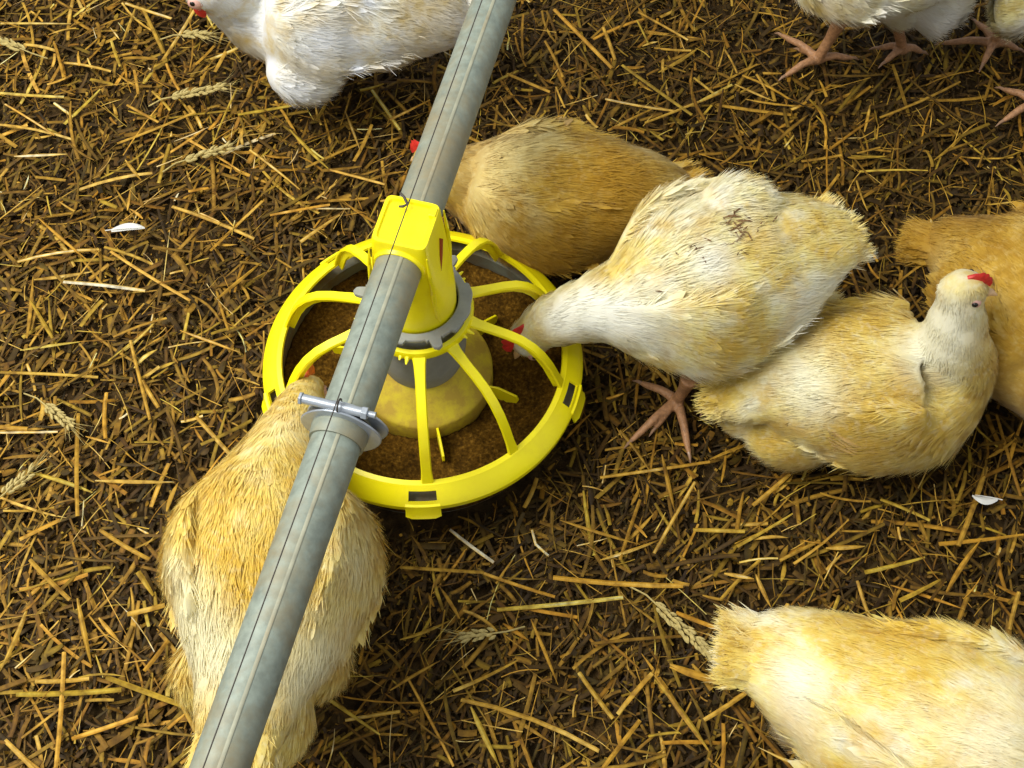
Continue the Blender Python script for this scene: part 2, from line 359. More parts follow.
# rim: sloping band with five slots
slots = [-88, -16, 56, 128, 200]
def band():
    m = MB(); seg = 360
    # profile of the sloping band (outer low edge, inner high edge)
    prof = [(.1600, .066), (.1650, .067), (.1655, .0745), (.1620, .0800), (.1535, .0865), (.1490, .0905), (.1440, .0915), (.1430, .0890), (.1480, .0870), (.1525, .0835), (.1600, .0775), (.1618, .0730)]
    n = len(prof); v = []; f = []
    for j in range(seg):
        a = 2 * math.pi * j / seg
        for r, z in prof: v.append(polar(C, r, a, z))
    def in_slot(j):
        d = math.degrees(2 * math.pi * (j + .5) / seg)
        return any(abs((d - s + 180) % 360 - 180) < 4.6 for s in slots)
    for j in range(seg):
        k = (j + 1) % seg; sl = in_slot(j)
        for i in range(n):
            i2 = (i + 1) % n
            if sl and i in (3, 9): continue          # opening through top and underside
            f.append((j * n + i, k * n + i, k * n + i2, j * n + i2))
        for other, jj in ((j - 1, j), (j + 1, k)):
            if sl and not in_slot(other % seg):
                f.append((jj * n + 3, jj * n + 4, jj * n + 9, jj * n + 10))
        if sl:
            f.append((j * n + 4, k * n + 4, k * n + 9, j * n + 9)); f.append((j * n + 3, k * n + 3, k * n + 10, j * n + 10))
    m.add(v, f); return m
band().build('rim', M['yellow'], feeder, auto=30)
for s in slots:
    m = MB(); rings = []
    for da in np.linspace(-6, 6, 7):
        a = R_(s + da); e = .0 if abs(da) < 5.5 else .002
        rings.append([polar(C, r, a, z) for r, z in ((.1630, .0775), (.1662, .0765), (.1695 - e, .064), (.1718 - e, .061), (.1708 - e, .058), (.1675, .0590), (.1640, .070))])
    m.loft(rings); m.build('clip', M['yellow'], feeder)
# ten arched spokes, hub ring
prof = [(.050, .175), (.060, .1715), (.075, .1680), (.090, .1645), (.104, .159), (.116, .1495), (.126, .1365), (.134, .121), (.1405, .104), (.1465, .0875)]
for k in range(10):
    a = R_(-86 + 36 * k); d = np.array([math.cos(a), math.sin(a), 0]); s = np.array([-math.sin(a), math.cos(a), 0]); up = np.array([0, 0, 1.])
    rings = []
    for i, (r, z) in enumerate(prof):
        r0, z0 = prof[max(i - 1, 0)]; r1, z1 = prof[min(i + 1, 9)]
        t = unit(np.array([r1 - r0, 0, z1 - z0])); nrm = d * -t[2] + up * t[0]
        p = np.array([*C, 0]) + d * r + up * z; w_ = .0052 * (1.5 if i == 0 else 1.15 if i == 1 else 1.25 if i == 9 else 1)
        rings.append([p - s * w_, p - s * w_ * .8 + nrm * .0022, p + s * w_ * .8 + nrm * .0022, p + s * w_, p + s * w_ * .8 - nrm * .0015, p + s * .0014 - nrm * .0022, p + s * .0012 - nrm * .0085, p - s * .0012 - nrm * .0085, p - s * .0014 - nrm * .0022, p - s * w_ * .8 - nrm * .0015])
    MB().loft(rings).build('spoke', M['yellow'], feeder)
m = MB()
m.lathe([(.0500, .182), (.0540, .181), (.0550, .177), (.0545, .171), (.0500, .169), (.0485, .175)], C, 80, True)
for a in (-30, 42, 114, 186, 258):     # small ratchet teeth on the ring
    for q in (-3, 4):
        aa = R_(a + q); m.tube([polar(C, .052, aa, .175), polar(C, .0585 if q < 0 else .062, aa, .174)], [.0032, .0008], 6)
m.build('hub_ring', M['yellow'], feeder)
# skirt tube, dusty cone and fins
MB().lathe([(.0370, .190), (.0430, .190), (.0440, .150), (.0460, .118), (.0440, .098), (.0405, .086), (.0370, .086), (.0385, .120), (.0370, .190)], C, 72, False).build('feed_tube', M['grey_plastic'], feeder)
MB().lathe([(.030, .098), (.040, .0905), (.055, .078), (.0680, .063), (.0705, .0615), (.0718, .059), (.0722, .040), (.070, .020), (.03, .015)], C, 96).build('cone', M['dusty_cone'], feeder)
for k in range(6):
    a = R_(-77 + 60 * k); d = np.array([math.cos(a), math.sin(a), 0]); s = np.array([-math.sin(a), math.cos(a), 0]); o3 = np.array([*C, 0])
    side = [(.066, .058), (.082, .0605), (.102, .053), (.104, .047), (.100, .034), (.066, .032)]
    rings = [[o3 + d * r + np.array([0, 0, z]) + s * q for r, z in side] for q in (-.0013, .0013)]
    MB().loft(rings).build('fin', M['yellow'], feeder, smooth=False, bevel=.0006)
# notched collar plate
def collar_r(deg):
    r = .0535 + .0006 * math.sin(R_(deg * 15))
    for t in (-67, 53, 173):
        q = (deg - t + 180) % 360 - 180
        if abs(q) < 5.5: r = .0615 - .0006 * abs(q)
        elif abs(q) < 9: r = .0500
        elif -34 < q < -9: r = .0490
        elif 9 < q < 22: r = .0505
    return r
m = MB(); rings_o = [collar_r(d) for d in np.arange(0, 360, 1.0)]
rs = np.array(rings_o); rs = (np.roll(rs, 1) + rs * 2 + np.roll(rs, -1)) / 4
def cring(f, z): return [polar(C, f(r), R_(i), z) for i, r in enumerate(rs)]
m.loft([cring(lambda r: .0405, .192), cring(lambda r: r - .001, .192), cring(lambda r: r, .1932), cring(lambda r: r, .1958), cring(lambda r: r - .0008, .1968), cring(lambda r: .0415, .1968), cring(lambda r: .0405, .1958), cring(lambda r: .0405, .192)], True, False)
m.build('collar', M['grey_plastic'], feeder)
MB().lathe([(.0, .190), (.0402, .190), (.0402, .188), (0, .188)], C, 48).build('collar_gap_shade', M['gap_shade'], feeder)  # black disc paints the shade in the gap round the head
# head that clamps on the pipe: box on top flowing into a round foot
def head():
    def rect(hx, hy0, hy1, z, rr, n=64):
        out = []
        for j in range(n):
            a = 2 * math.pi * j / n; c, s_ = math.cos(a), math.sin(a); e = 2 / rr
            x = math.copysign(abs(c) ** e, c) * hx; yy = math.copysign(abs(s_) ** e, s_)
            y = (hy0 + hy1) / 2 + yy * (hy1 - hy0) / 2
            out.append(PF(y, x, z))
        return out
    m = MB()
    secs = [(.0385, -.0385, .0385, .190, 2), (.0385, -.0385, .0385, .204, 2), (.0375, -.0375, .0365, .215, 2.3), (.034, -.036, .033, .240, 3.2), (.0305, -.0345, .0285, .265, 5), (.0280, -.0325, .0245, .290, 8), (.0262, -.0318, .0225, .308, 9), (.0255, -.0312, .0215, .3215, 9), (.0245, -.0302, .0205, .3250, 9), (.0215, -.0272, .0175, .3252, 9), (.0205, -.0262, .0165, .3225, 8), (.0, -.005, -.005, .3225, 8)]
    m.loft([rect(*s_) for s_ in secs]); return m
hd = head().build('pipe_saddle', M['yellow'], feeder, auto=50)
for al0, al1 in ((-.0305, -.0350), (.021, .0255)):      # arched lips round the pipe
    m = MB(); rings = []
    for a in np.linspace(-25, 205, 24):
        ca, sa = math.cos(R_(a)), math.sin(R_(a))
        rings.append([PF(al, (r) * ca, PZ + r * sa) for al, r in ((al0, .0213), (al1, .0213), (al1, .0228), (al0, .0240))])
    m.loft(rings); m.build('pipe_arch', M['yellow'], feeder)
for lx, ly in ((1, -1), (1, 1), (-1, -1), (-1, 1)):   # ribs down the corners
    m = MB()
    y = (-.0318 if ly < 0 else .0225)
    m.tube([PF(y * 1.0, lx * .0262, .315), PF(y * 1.02, lx * .0280, .290), PF(y * 1.0, lx * .0292, .262), PF(y * .92, lx * .0292, .236), PF(y * .8, lx * .0298, .212), PF(y * .72, lx * .031, .200)], [.0006, .0020, .0023, .0022, .002, .001], 8)
    m.build('rib', M['yellow'], feeder)
m = MB(); m.loft([[PF(a_, l_, z_) for a_, z_ in ((.003, .300), (-.004, .284), (-.009, .262), (-.001, .280))] for l_ in (.0225, .0305)]); m.build('side_slot', M['slot_red'], feeder, smooth=False)
for al_, c_ in ((.012, .0045),):
    m = MB(); m.loft([[PF(x_, l_, z_) for x_, z_ in ((.006, .318), (.006, .327), (.0155, .327), (.0155, .318))] for l_ in (.017, .0235)]); m.build('latch', M['yellow'], feeder, smooth=False, bevel=.001)
m = MB(); q = [at(400.5, 193, .331), at(404, 197, .332), at(407.5, 204, .3305), at(403, 206.5, .329), at(399, 206.5, .328)]
m.tube(q, [.0011, .0013, .0014, .0013, .0010], 8); m.build('wire_hook', M['wire'], feeder)

# feed lying in the pan
def feed():
    rr = np.linspace(.0725, .148, 26); aa = np.linspace(0, 2 * math.pi, 180, endpoint=False)
    Rg, A = np.meshgrid(rr, aa, indexing='ij'); X = C[0] + Rg * np.cos(A); Y = C[1] + Rg * np.sin(A)
    Z = .036 + .0030 * wav(X, Y, 60) + .0016 * wav(X, Y, 170, 1) + .0007 * rng.standard_normal(X.shape) + .010 * ((Rg - .0725) / .075) ** 2 + .002
    i = np.arange(rr.size * 180).reshape(rr.size, 180); j = np.roll(i, -1, axis=1)
    F = np.stack([i[:-1], i[1:], j[1:], j[:-1]], -1).reshape(-1, 4)
    top = np.stack([X, Y, Z], -1).reshape(-1, 3); nb = len(top)
    # outer and inner skirts give the layer its depth
    bot = np.concatenate([np.stack([X[r_], Y[r_], np.full(180, .020)], -1) for r_ in (0, -1)])
    k = np.arange(180); k2 = (k + 1) % 180
    F = np.concatenate([F, np.stack([i[-1], nb + 180 + k, nb + 180 + k2, j[-1]], -1), np.stack([i[0], j[0], nb + k2, nb + k], -1), np.stack([nb + k, nb + k2, nb + 180 + k2, nb + 180 + k], -1)])
    o = np_mesh('poultry_feed', np.concatenate([top, bot]), F, M['feed'])
    tag(o, 'brown crumbled feed spread in the yellow pan feeder', 'feed', kind='stuff')
feed()

# ------------------------------------------------------------------ pipe, wire, coupling
P_ = thing('feed_pipe', PF(0, 0, PZ), 'long grey galvanised steel feed pipe crossing above the hens', 'pipe')
def ring(al, r, n=40, z=PZ): return [PF(al, r * math.cos(2 * math.pi * j / n), z + r * math.sin(2 * math.pi * j / n)) for j in range(n)]
m = MB(); m.loft([ring(a_, PR) for a_ in np.linspace(-1.3, 1.6, 30)] + [ring(1.6, PR - .002)] + [ring(a_, PR - .002) for a_ in (1.0, -1.3)] + [ring(-1.3, PR)], True, False); m.build('pipe_tube', M['galv'], P_)
m = MB(); m.tube([PF(a_, .0045, PZ + PR * .975) for a_ in np.linspace(-1.3, 1.6, 10)], .0018, 10, .25); m.build('weld_seam', M['rusty'], P_)
m = MB(); m.tube([PF(a_, .0, .338 + .0012 * math.sin(a_ * 7)) for a_ in np.linspace(-1.3, 1.6, 40)], .00055, 8)
tag(m.build('perch_wire', M['wire']), 'thin dark wire stretched just above the grey pipe', 'wire')

K = thing('pipe_coupling', PF(-.187, 0, PZ), 'shiny bolted steel coupling with ear flanges round the pipe', 'pipe clamp')
a0 = -.1935
def sring(al, f=1.0, bulge=0., r=.0242): return [PF(al, (r + bulge) * math.cos(q), PZ + (r + bulge) * math.sin(q)) for q in np.linspace(0, 2 * math.pi, 48, endpoint=False)]
m = MB(); m.loft([sring(a0 + .006), sring(a0 - .010), sring(a0 - .014, r=.0238), sring(a0 - .019, r=.0230), sring(a0 - .019, r=.0213), sring(a0 + .006, r=.0213), sring(a0 + .006)], True, False); m.build('sleeve', M['galv'], K)
def ear(al, th, sx, zc, lx=0., sc=1.):
    out = []
    for al_ in (al, al - th):
        out.append([PF(al_, lx + sx * sc * math.copysign(abs(math.cos(q)) ** .9, math.cos(q)), zc + (.0320 if math.sin(q) > 0 else .036) * sc * math.sin(q) * (1 - .25 * math.cos(q) ** 2)) for q in np.linspace(0, 2 * math.pi, 64, endpoint=False)])
    return MB().loft(out)
ear(a0 - .004, .0022, .0350, PZ - .0005).build('front_flange', M['zinc'], K, bevel=.0008)
ear(a0 + .005, .0022, .0350, PZ - .0005, lx=.003).build('rear_flange', M['zinc'], K, bevel=.0008)
ear(a0 - .001, .004, .030, PZ - .001, sc=.95).build('flange_gap_shade', M['gap_shade'], K)  # black plate paints the shade between the two flanges
m = MB(); m.tube([PF(a0, l_, PZ + .0300) for l_ in (-.031, -.0305, .022, .0225)], [.0034, .0041, .0041, .0036], 16); m.build('hinge_tube', M['zinc'], K)
m = MB(); m.tube([PF(a0, l_, PZ + .0300) for l_ in (.0195, .0245)], .0056, 6); m.build('hex_nut', M['zinc'], K, smooth=False, bevel=.0006)
m = MB(); m.tube([PF(a0, l_, PZ + .0300) for l_ in (.024, .031)], .0028, 12); m.build('bolt', M['zinc'], K)
m = MB(); m.tube([PF(a0, l_, PZ + .0300) for l_ in (-.0335, -.0310)], .0055, 6); m.build('bolt_head', M['zinc'], K, smooth=False, bevel=.0006)
m = MB(); m.tube([PF(a0 + .0055 * math.cos(q), .0006, PZ + .0320 + .0070 * math.sin(q)) for q in np.linspace(-.6, math.pi + .6, 14)], .0008, 8); m.build('wire_loop', M['wire'], K)

# ------------------------------------------------------------------ hens
def catmull(P, n):
    P = np.array(P, float); Q = np.vstack([2 * P[0] - P[1], P, 2 * P[-1] - P[-2]]); out = []
    for i in range(1, len(Q) - 2):
        for t in np.linspace(0, 1, n, endpoint=(i == len(Q) - 3)):
            a, b, c, d = Q[i - 1], Q[i], Q[i + 1], Q[i + 2]
            out.append(.5 * ((2 * b) + (-a + c) * t + (2 * a - 5 * b + 4 * c - d) * t * t + (-a + 3 * b - 3 * c + d) * t ** 3))
    return np.array(out)
def ellipsoid(c, ax, r, nu=24, nv=16):
    """ax: 3x3 rows = axes"""
    th = np.linspace(0, math.pi, nv); rings = []
    m = MB()
    for t in th[1:-1]:
        rings.append([np.array(c) + ax[0] * r[0] * math.cos(t) + ax[1] * r[1] * math.sin(t) * math.cos(p) + ax[2] * r[2] * math.sin(t) * math.sin(p) for p in np.linspace(0, 2 * math.pi, nu, endpoint=False)])
    return m.loft(rings)
def evaluated(m, voxel, smooth_it, disp=0):
    me = bpy.data.meshes.new('tmp'); me.from_pydata(m.v, [], m.f); me.update()
    o = bpy.data.objects.new('tmp', me); COL.objects.link(o)
    r = o.modifiers.new('r', 'REMESH'); r.mode = 'VOXEL'; r.voxel_size = voxel; r.use_smooth_shade = True
    s = o.modifiers.new('s', 'SMOOTH'); s.iterations = smooth_it; s.factor = .5
    dg = bpy.context.evaluated_depsgraph_get(); e = o.evaluated_get(dg).to_mesh()
    V = np.zeros(len(e.vertices) * 3, np.float32); e.vertices.foreach_get('co', V); V = V.reshape(-1, 3).astype(float)
    Nn = np.zeros(len(e.vertices) * 3, np.float32); e.vertices.foreach_get('normal', Nn); Nn = Nn.reshape(-1, 3).astype(float)
    F = np.array([p.vertices[:] if len(p.vertices) == 4 else (*p.vertices[:], p.vertices[2]) for p in e.polygons], int)
    o.evaluated_get(dg).to_mesh_clear(); bpy.data.objects.remove(o); bpy.data.meshes.remove(me)
    return V, F, Nn
def blades(P, Nrm, T, Ln, Wd, lift, r, curl=.3, K_=3):
    """thin pointed barbs lying along T from P: K_+1 stations x 2"""
    n = len(P); S = unit(np.cross(Nrm, T)); V = np.zeros((n, K_ + 1, 2, 3))
    for k in range(K_ + 1):
        u = k / K_; h = (lift * u - curl * lift * u * u)
        c = P + T * (Ln * u)[:, None] + Nrm * (Ln * h)[:, None]
        wv = Wd * [.8, 1.0, .8, .12][k if K_ == 3 else min(3, k)]
        V[:, k, 0] = c - S * wv[:, None] / 2; V[:, k, 1] = c + S * wv[:, None] / 2
    b = np.arange(n)[:, None] * 2 * (K_ + 1) + np.arange(K_)[None, :] * 2
    F = np.stack([b, b + 2, b + 3, b + 1], -1).reshape(-1, 4)
    return V.reshape(-1, 3), F, np.repeat(Nrm, 2 * (K_ + 1), axis=0)
def feathers(P, Nrm, T, Ln, Wd, lift):
    """rounded overlapping contour feathers: 5 stations x 3"""
    n = len(P); S = unit(np.cross(Nrm, T)); wp = [.35, .85, 1.0, .8, .25]; V = np.zeros((n, 5, 3, 3)); NN = np.zeros((n, 5, 3, 3))
    for k in range(5):
        u = k / 4; c = P + T * (Ln * u)[:, None] + Nrm * (Ln * (lift * u - .5 * lift * u * u))[:, None]
        for j, sj in enumerate((-1, 0, 1)):
            back = (.10 * u * abs(sj)) * Ln
            V[:, k, j] = c + S * (Wd * wp[k] * .5 * sj)[:, None] + Nrm * ((1 - abs(sj)) * Wd * .10)[:, None] - T * back[:, None]
            NN[:, k, j] = unit(Nrm + S * sj * .28)
    b = np.arange(n)[:, None, None] * 15 + np.arange(4)[None, :, None] * 3 + np.arange(2)[None, None, :]
    F = np.stack([b, b + 3, b + 4, b + 1], -1).reshape(-1, 4)
    return V.reshape(-1, 3), F, NN.reshape(-1, 3)
def plume(V, F, Nn, flow, r, nb, nf, lenf, fl=1.0, zmin=.006):
    """add contour feathers and soft barbs to a skin mesh; flow(P)->dir, lenf(P)->length"""
    tri = F[:, :3]; e1 = V[tri[:, 1]] - V[tri[:, 0]]; e2 = V[F[:, 3]] - V[tri[:, 0]]
    ar = np.linalg.norm(np.cross(e1, V[tri[:, 2]] - V[tri[:, 0]]), axis=1); ar = ar / ar.sum()
    def samp(n):
        i = r.choice(len(F), n, p=ar); a = r.random((n, 1)); b = r.random((n, 1))
        q = F[i]
        P = (V[q[:, 0]] * (1 - a) + V[q[:, 1]] * a) * (1 - b) + (V[q[:, 3]] * (1 - a) + V[q[:, 2]] * a) * b
        N2 = unit(Nn[q[:, 0]] + Nn[q[:, 2]]); T = flow(P); bad = np.abs(np.sum(T * N2, 1)); T = unit(T - N2 * np.sum(T * N2, 1, keepdims=True))
        S = np.cross(N2, T)
        ok = bad < .72; P, N2, T, S = P[ok], N2[ok], T[ok], S[ok]
        sw = .30 * wav(P[:, 0] * 1.3 + P[:, 2], P[:, 1] + P[:, 2] * .7, 95, 2) 
        return P, N2, T, S, sw
    Vs, Fs, Ns, Ts = [V], [F], [Nn], [np.full(len(V), .45)]; base = len(V)
    def push(v, f, n, t):
        nonlocal base
        Vs.append(v); Fs.append(f + base); Ns.append(n); Ts.append(t); base += len(v)
    P, N2, T, S, sw = samp(nf); nf = len(P); L = lenf(P)
    T2 = unit(T + S * (sw + r.normal(0, .12, nf))[:, None]); tv = np.clip(r.normal(.52, .10, nf), 0, 1)
    v, f, n = feathers(P - N2 * .0012, N2, T2, L * r.uniform(.8, 1.1, nf), L * r.uniform(.34, .50, nf), r.uniform(.0, .05, nf) * fl)
    push(v, f, n, np.repeat(tv, 15))
    P, N2, T, S, sw = samp(nb); nb = len(P); L = lenf(P)
    T2 = unit(T + S * (sw * 1.2 + r.normal(0, .16, nb))[:, None])
    tv = np.clip(r.normal(.56, .13, nb), 0, 1)
    v, f, n = blades(P, N2, T2, L * r.uniform(.6, 1.25, nb), r.uniform(.0005, .0012, nb), r.uniform(.03, .17, nb) * fl, r)
    n = unit(n + np.repeat(T2, 8, axis=0) * .15)
    push(v, f, n, np.repeat(tv, 8))
    V2 = np.concatenate(Vs); V2[:, 2] = np.maximum(V2[:, 2], zmin)
    return V2, np.concatenate(Fs), unit(np.concatenate(Ns)), np.concatenate(Ts)

def to_photo(V):
    d = V - np.array([0, 0, CAM_H]); z = d @ F_
    return 512 + FPX * (d @ XR) / z, 384 - FPX * (d @ UR) / z, z
def on_body(V, px, py):
    u, v, z = to_photo(V); k = np.argmin(np.hypot(u - px, v - py) + z * 60); return V[k]
def foot(root, hub, top, toes, name='leg', r=.0068):
    """shank from the hub up to top, toes to given points, claws as sub-parts"""
    m = MB(); hub = np.array(hub); top = np.array(top)
    m.tube([top, top * .5 + hub * .5 + np.array([.001, .001, 0]), hub * .85 + top * .15, hub], [r * 1.5, r * 1.0, r * .95, r * 1.15], 14)
    claws = []
    for t in toes:
        t = np.array(t); d = t - hub; mid = hub + d * .5 + np.array([0, 0, .006])
        m.tube([hub, hub + d * .25 + np.array([0, 0, .005]), mid, hub + d * .78 + np.array([0, 0, .002]), t], [r * .95, r * .78, r * .68, r * .60, r * .40], 12)
        claws.append((hub + d * .97, t + unit(d) * .010 + np.array([0, 0, -.004])))
    v, f, n = evaluated(m, .0016, 4)
    lg = np_mesh(name, v, f, M['leg'], parent=root)
    for a, b in claws:
        q = MB(); q.tube([a, (a + b) / 2 + np.array([0, 0, .002]), b], [r * .34, r * .26, .0005], 8); q.build('claw', M['claw'], lg)

def hen(px_spine, label, m_pl, seed, beak_to, wing=(1., 1.), blobs=(), feet=(), eye=True, comb='comb', comb_size=1., nb=26000, ibody=None, tail_n=10, wing_pos=(.28, .70), extra=None, tail_lift=.010, tail_spread=.12, wattle=True, wing_drop=.0, zones=()):
    r = np.random.default_rng(seed); nb = int(nb * 1.5)
    sp = [np.array([*at(a[0], a[1], a[2]), a[3], a[4] if len(a) > 4 else a[3]]) for a in px_spine]
    S = catmull(sp, 8); S[:, 3:] -= .0085 * np.clip((S[:, 3:] - .030) / .04, 0, 1) + .0015; S[:, 3:] = np.maximum(S[:, 3:], .006)
    Pp = S[:, :3]; i0 = int(np.argmax(S[:, 3])); base = Pp[i0].copy(); base[2] = 0
    root = thing('hen', base, label, 'chicken', 'hens around the feeder')
    T = unit(np.gradient(Pp, axis=0))
    up = np.zeros_like(T); side = np.zeros_like(T)
    u = np.array([0, 0, 1.])
    for i in range(len(T)):
        ref = np.array([0, 0, 1.]) if abs(T[i][2]) < .6 else (u if i else np.array([0, 0, 1.]))
        s_ = np.cross(T[i], ref); s_ /= np.linalg.norm(s_)
        if i and s_ @ side[i - 1] < 0: s_ = -s_
        side[i] = s_; u = np.cross(s_, T[i]); up[i] = u
    m = MB(); rings = []
    for i in range(len(S)):
        rings.append([Pp[i] + side[i] * S[i, 3] * math.cos(q) + up[i] * S[i, 4] * math.sin(q) * (1 if math.sin(q) > 0 else 1.0) for q in np.linspace(0, 2 * math.pi, 28, endpoint=False)])
    # rounded snout end
    m.loft(rings)
    hd = Pp[-1]; hr = S[-1, 3]; bk = at(*beak_to); bd = unit(bk - hd)
    hs = np.cross(bd, [0, 0, 1.])
    if np.linalg.norm(hs) < .2: hs = side[-1]
    hs = unit(hs); hu = np.cross(hs, bd)
    m.add(*(lambda e: (e.v, e.f))(ellipsoid(hd + bd * hr * .15, np.array([bd, hs, hu]), (hr * 1.28, hr * 1.0, hr * 1.05))))
    for b in blobs:
        c = at(b[0], b[1], b[2]); e = ellipsoid(c, np.eye(3), b[3:6]); m.add(e.v, e.f)
    V, F, Nn = evaluated(m, .0045, 14)
    V += Nn * (.0022 * wav(V[:, 0] + V[:, 2], V[:, 1] + .5 * V[:, 2], 60, seed) + .0010 * wav(V[:, 0] - V[:, 2], V[:, 1], 140, seed))[:, None]
    V[:, 2] = np.maximum(V[:, 2], .004)
    head_p = hd; neck_r = S[:, 3]
    Ps = Pp[::3]; Ts = T[::3]; Rs = np.maximum(S[::3, 3], S[::3, 4])
    def nearest(P): return np.argmin(((P[:, None, :] - Ps[None]) ** 2).sum(-1) - Rs[None] ** 2, axis=1)
    def flow(P):
        d = -Ts[nearest(P)].copy(); d[:, 2] -= .18; return unit(d)
    def lenf(P):
        q = Rs[nearest(P)]; return np.clip(.006 + (q - .020) * .34, .006, .025) 
    zc = [(on_body(V, z_[0], z_[1]), z_[2], z_[3]) for z_ in zones]
    def stain(o, P):
        a_ = np.full(len(P), .5)
        for c, rr, am in zc: a_ += .5 * am * np.exp(-((P - c) ** 2).sum(1) / (2 * (rr * .75) ** 2))
        at_ = o.data.attributes.new('stain', 'FLOAT', 'POINT'); at_.data.foreach_set('value', np.clip(a_, 0, 1).astype(np.float32))
    V2, F2, N2, T2 = plume(V, F, Nn, flow, r, nb, int(nb * .07), lenf)
    stain(np_mesh('body', V2, F2, m_pl, tone=T2, parent=root, normals=N2), V2)
    # folded wings
    n = len(S); 
    for sg, sz in zip((-1, 1), wing):
        if not sz: continue
        ia, ib = int(n * wing_pos[0]), int(n * wing_pos[1]); mm = MB(); rings = []
        idx = np.linspace(ia, ib, 12).astype(int)
        for k, i in enumerate(idx):
            uu = k / 11; hh = (.006 + .042 * math.sin(math.pi * min(1, .12 + uu * .80)) ** .8) * sz; tt = .003 + .018 * math.sin(math.pi * min(1, .02 + uu * .95)); sink = .012 * (1 - math.sin(math.pi * min(1, .02 + uu * .97))) ** 1.5
            ang = .42 - .25 * uu - wing_drop
            o_ = side[i] * sg * math.cos(ang) * (S[i, 3] - .006) + up[i] * math.sin(ang) * (S[i, 4] - .006)
            nn = unit(side[i] * sg * math.cos(ang) + up[i] * math.sin(ang)); dn = np.cross(nn, T[i])
            c = Pp[i] + o_ - nn * sink
            rings.append([c + nn * tt * .55 * math.cos(q) + dn * hh * math.sin(q) for q in np.linspace(0, 2 * math.pi, 20, endpoint=False)])
        mm.loft(rings); wv_, wf_, wn_ = evaluated(mm, .0040, 8)
        wv_, wf_, wn_, wt_ = plume(wv_, wf_, wn_, flow, r, int(nb * .16), int(nb * .012), lambda P: np.full(len(P), .026), 1.0)
        stain(np_mesh('wing', wv_, wf_, m_pl, tone=wt_, parent=root, normals=wn_), wv_)
    # tail fan of broad feathers
    if tail_n:
        k = 4; kr = 13; P0 = Pp[kr]; d = -T[k]; Q = []; 
        m3V, m3F, m3N, m3T = [], [], [], []; b0 = 0
        for j in range(tail_n * 9):
            a, e = r.uniform(-1, 1, 2); q_ = max(1, math.hypot(a, e)); a, e = a / q_, e / q_
            st = P0 + side[k] * a * S[kr, 3] * .62 + up[k] * e * S[kr, 4] * .55
            dr = unit(d + side[k] * a * tail_spread + up[k] * (e * .05 + .02) + r.normal(0, .04, 3)); nn = unit(up[k] * (1 if e > -.3 else -.3) + side[k] * a * .4); nn = unit(nn - dr * (nn @ dr))
            L = (np.linalg.norm(Pp[0] - P0) + tail_lift) * r.uniform(.72, 1.02)
            v, f, nr = feathers(st[None], nn[None], dr[None], np.array([L]), np.array([r.uniform(.009, .016)]), np.array([.03]))
            m3V.append(v); m3F.append(f + b0); m3N.append(nr); m3T.append(np.full(len(v), np.clip(r.normal(.45, .2), 0, 1))); b0 += len(v)
            nbb = 46; stt = st + dr * L * r.uniform(.30, .95, (nbb, 1)) + np.cross(nn, dr) * r.uniform(-.006, .006, (nbb, 1))
            dd = unit(np.tile(dr, (nbb, 1)) + r.normal(0, .22, (nbb, 3)))
            nnn = unit(np.tile(nn, (nbb, 1)) - dd * (dd @ nn)[:, None])
            v, f, nr = blades(stt, nnn, dd, r.uniform(.007, .016, nbb), r.uniform(.0005, .0010, nbb), r.uniform(0, .15, nbb), r)
            m3V.append(v); m3F.append(f + b0); m3N.append(nr); m3T.append(np.repeat(np.clip(r.normal(.5, .25, nbb), 0, 1), 8)); b0 += len(v)
        tv = np.concatenate(m3V); tv[:, 2] = np.maximum(tv[:, 2], .006)
        stain(np_mesh('tail', tv, np.concatenate(m3F), m_pl, tone=np.concatenate(m3T), parent=root, normals=np.concatenate(m3N)), tv)
    # head details
    if comb:
        q = MB(); L = hr * 1.5 * comb_size; nseg = 15; rings = []
        for k in range(nseg):
            uu = k / (nseg - 1); hgt = hr * .62 * comb_size * math.sin(math.pi * min(1, uu * .85 + .1)) * (.72 + .28 * abs(math.sin(uu * math.pi * 4.5)))
            c = hd + bd * (hr * 1.25 - L * uu) + hu * (hr * (.80 + .22 * math.sin(math.pi * uu * .8)))
            th = .0022
            rings.append([c - hs * th - hu * .004, c - hs * th * .8 + hu * hgt * .6, c + hu * hgt, c + hs * th * .8 + hu * hgt * .6, c + hs * th - hu * .004])
        q.loft(rings); q.build('comb', M[comb], root)
    q = MB(); b0_ = hd + bd * hr * 1.15
    q.tube([b0_ - bd * .004, b0_ + bd * .002, b0_ + bd * .009 - hu * .0006, b0_ + bd * .016 - hu * .0038], [.0062, .0058, .0038, .0008], 14, .85, hu); q.build('beak', M['beak'], root)
    for sg in (-1, 1):
        c = hd + bd * hr * .55 + hs * sg * hr * .72 - hu * hr * .05
        e = ellipsoid(c, np.array([bd, hs, hu]), (hr * .46, hr * .30, hr * .36)); fc = e.build('face_skin', M['face'], root)
        if eye:
            e = ellipsoid(hd + bd * hr * .60 + hs * sg * hr * .98 + hu * hr * .12, np.array([bd, hs, hu]), (.0030, .0018, .0030)); e.build('eye', M['eye'], fc)
        if wattle:
            c = hd + bd * hr * .95 + hs * sg * hr * .35 - hu * hr * .95
            e = ellipsoid(c, np.array([bd, hs, hu]), (hr * .30, hr * .12, hr * .48)); e.build('wattle', M['comb'], root)
    for ft in feet: foot(root, *ft)
    if extra: extra(root, r, V)
    return root

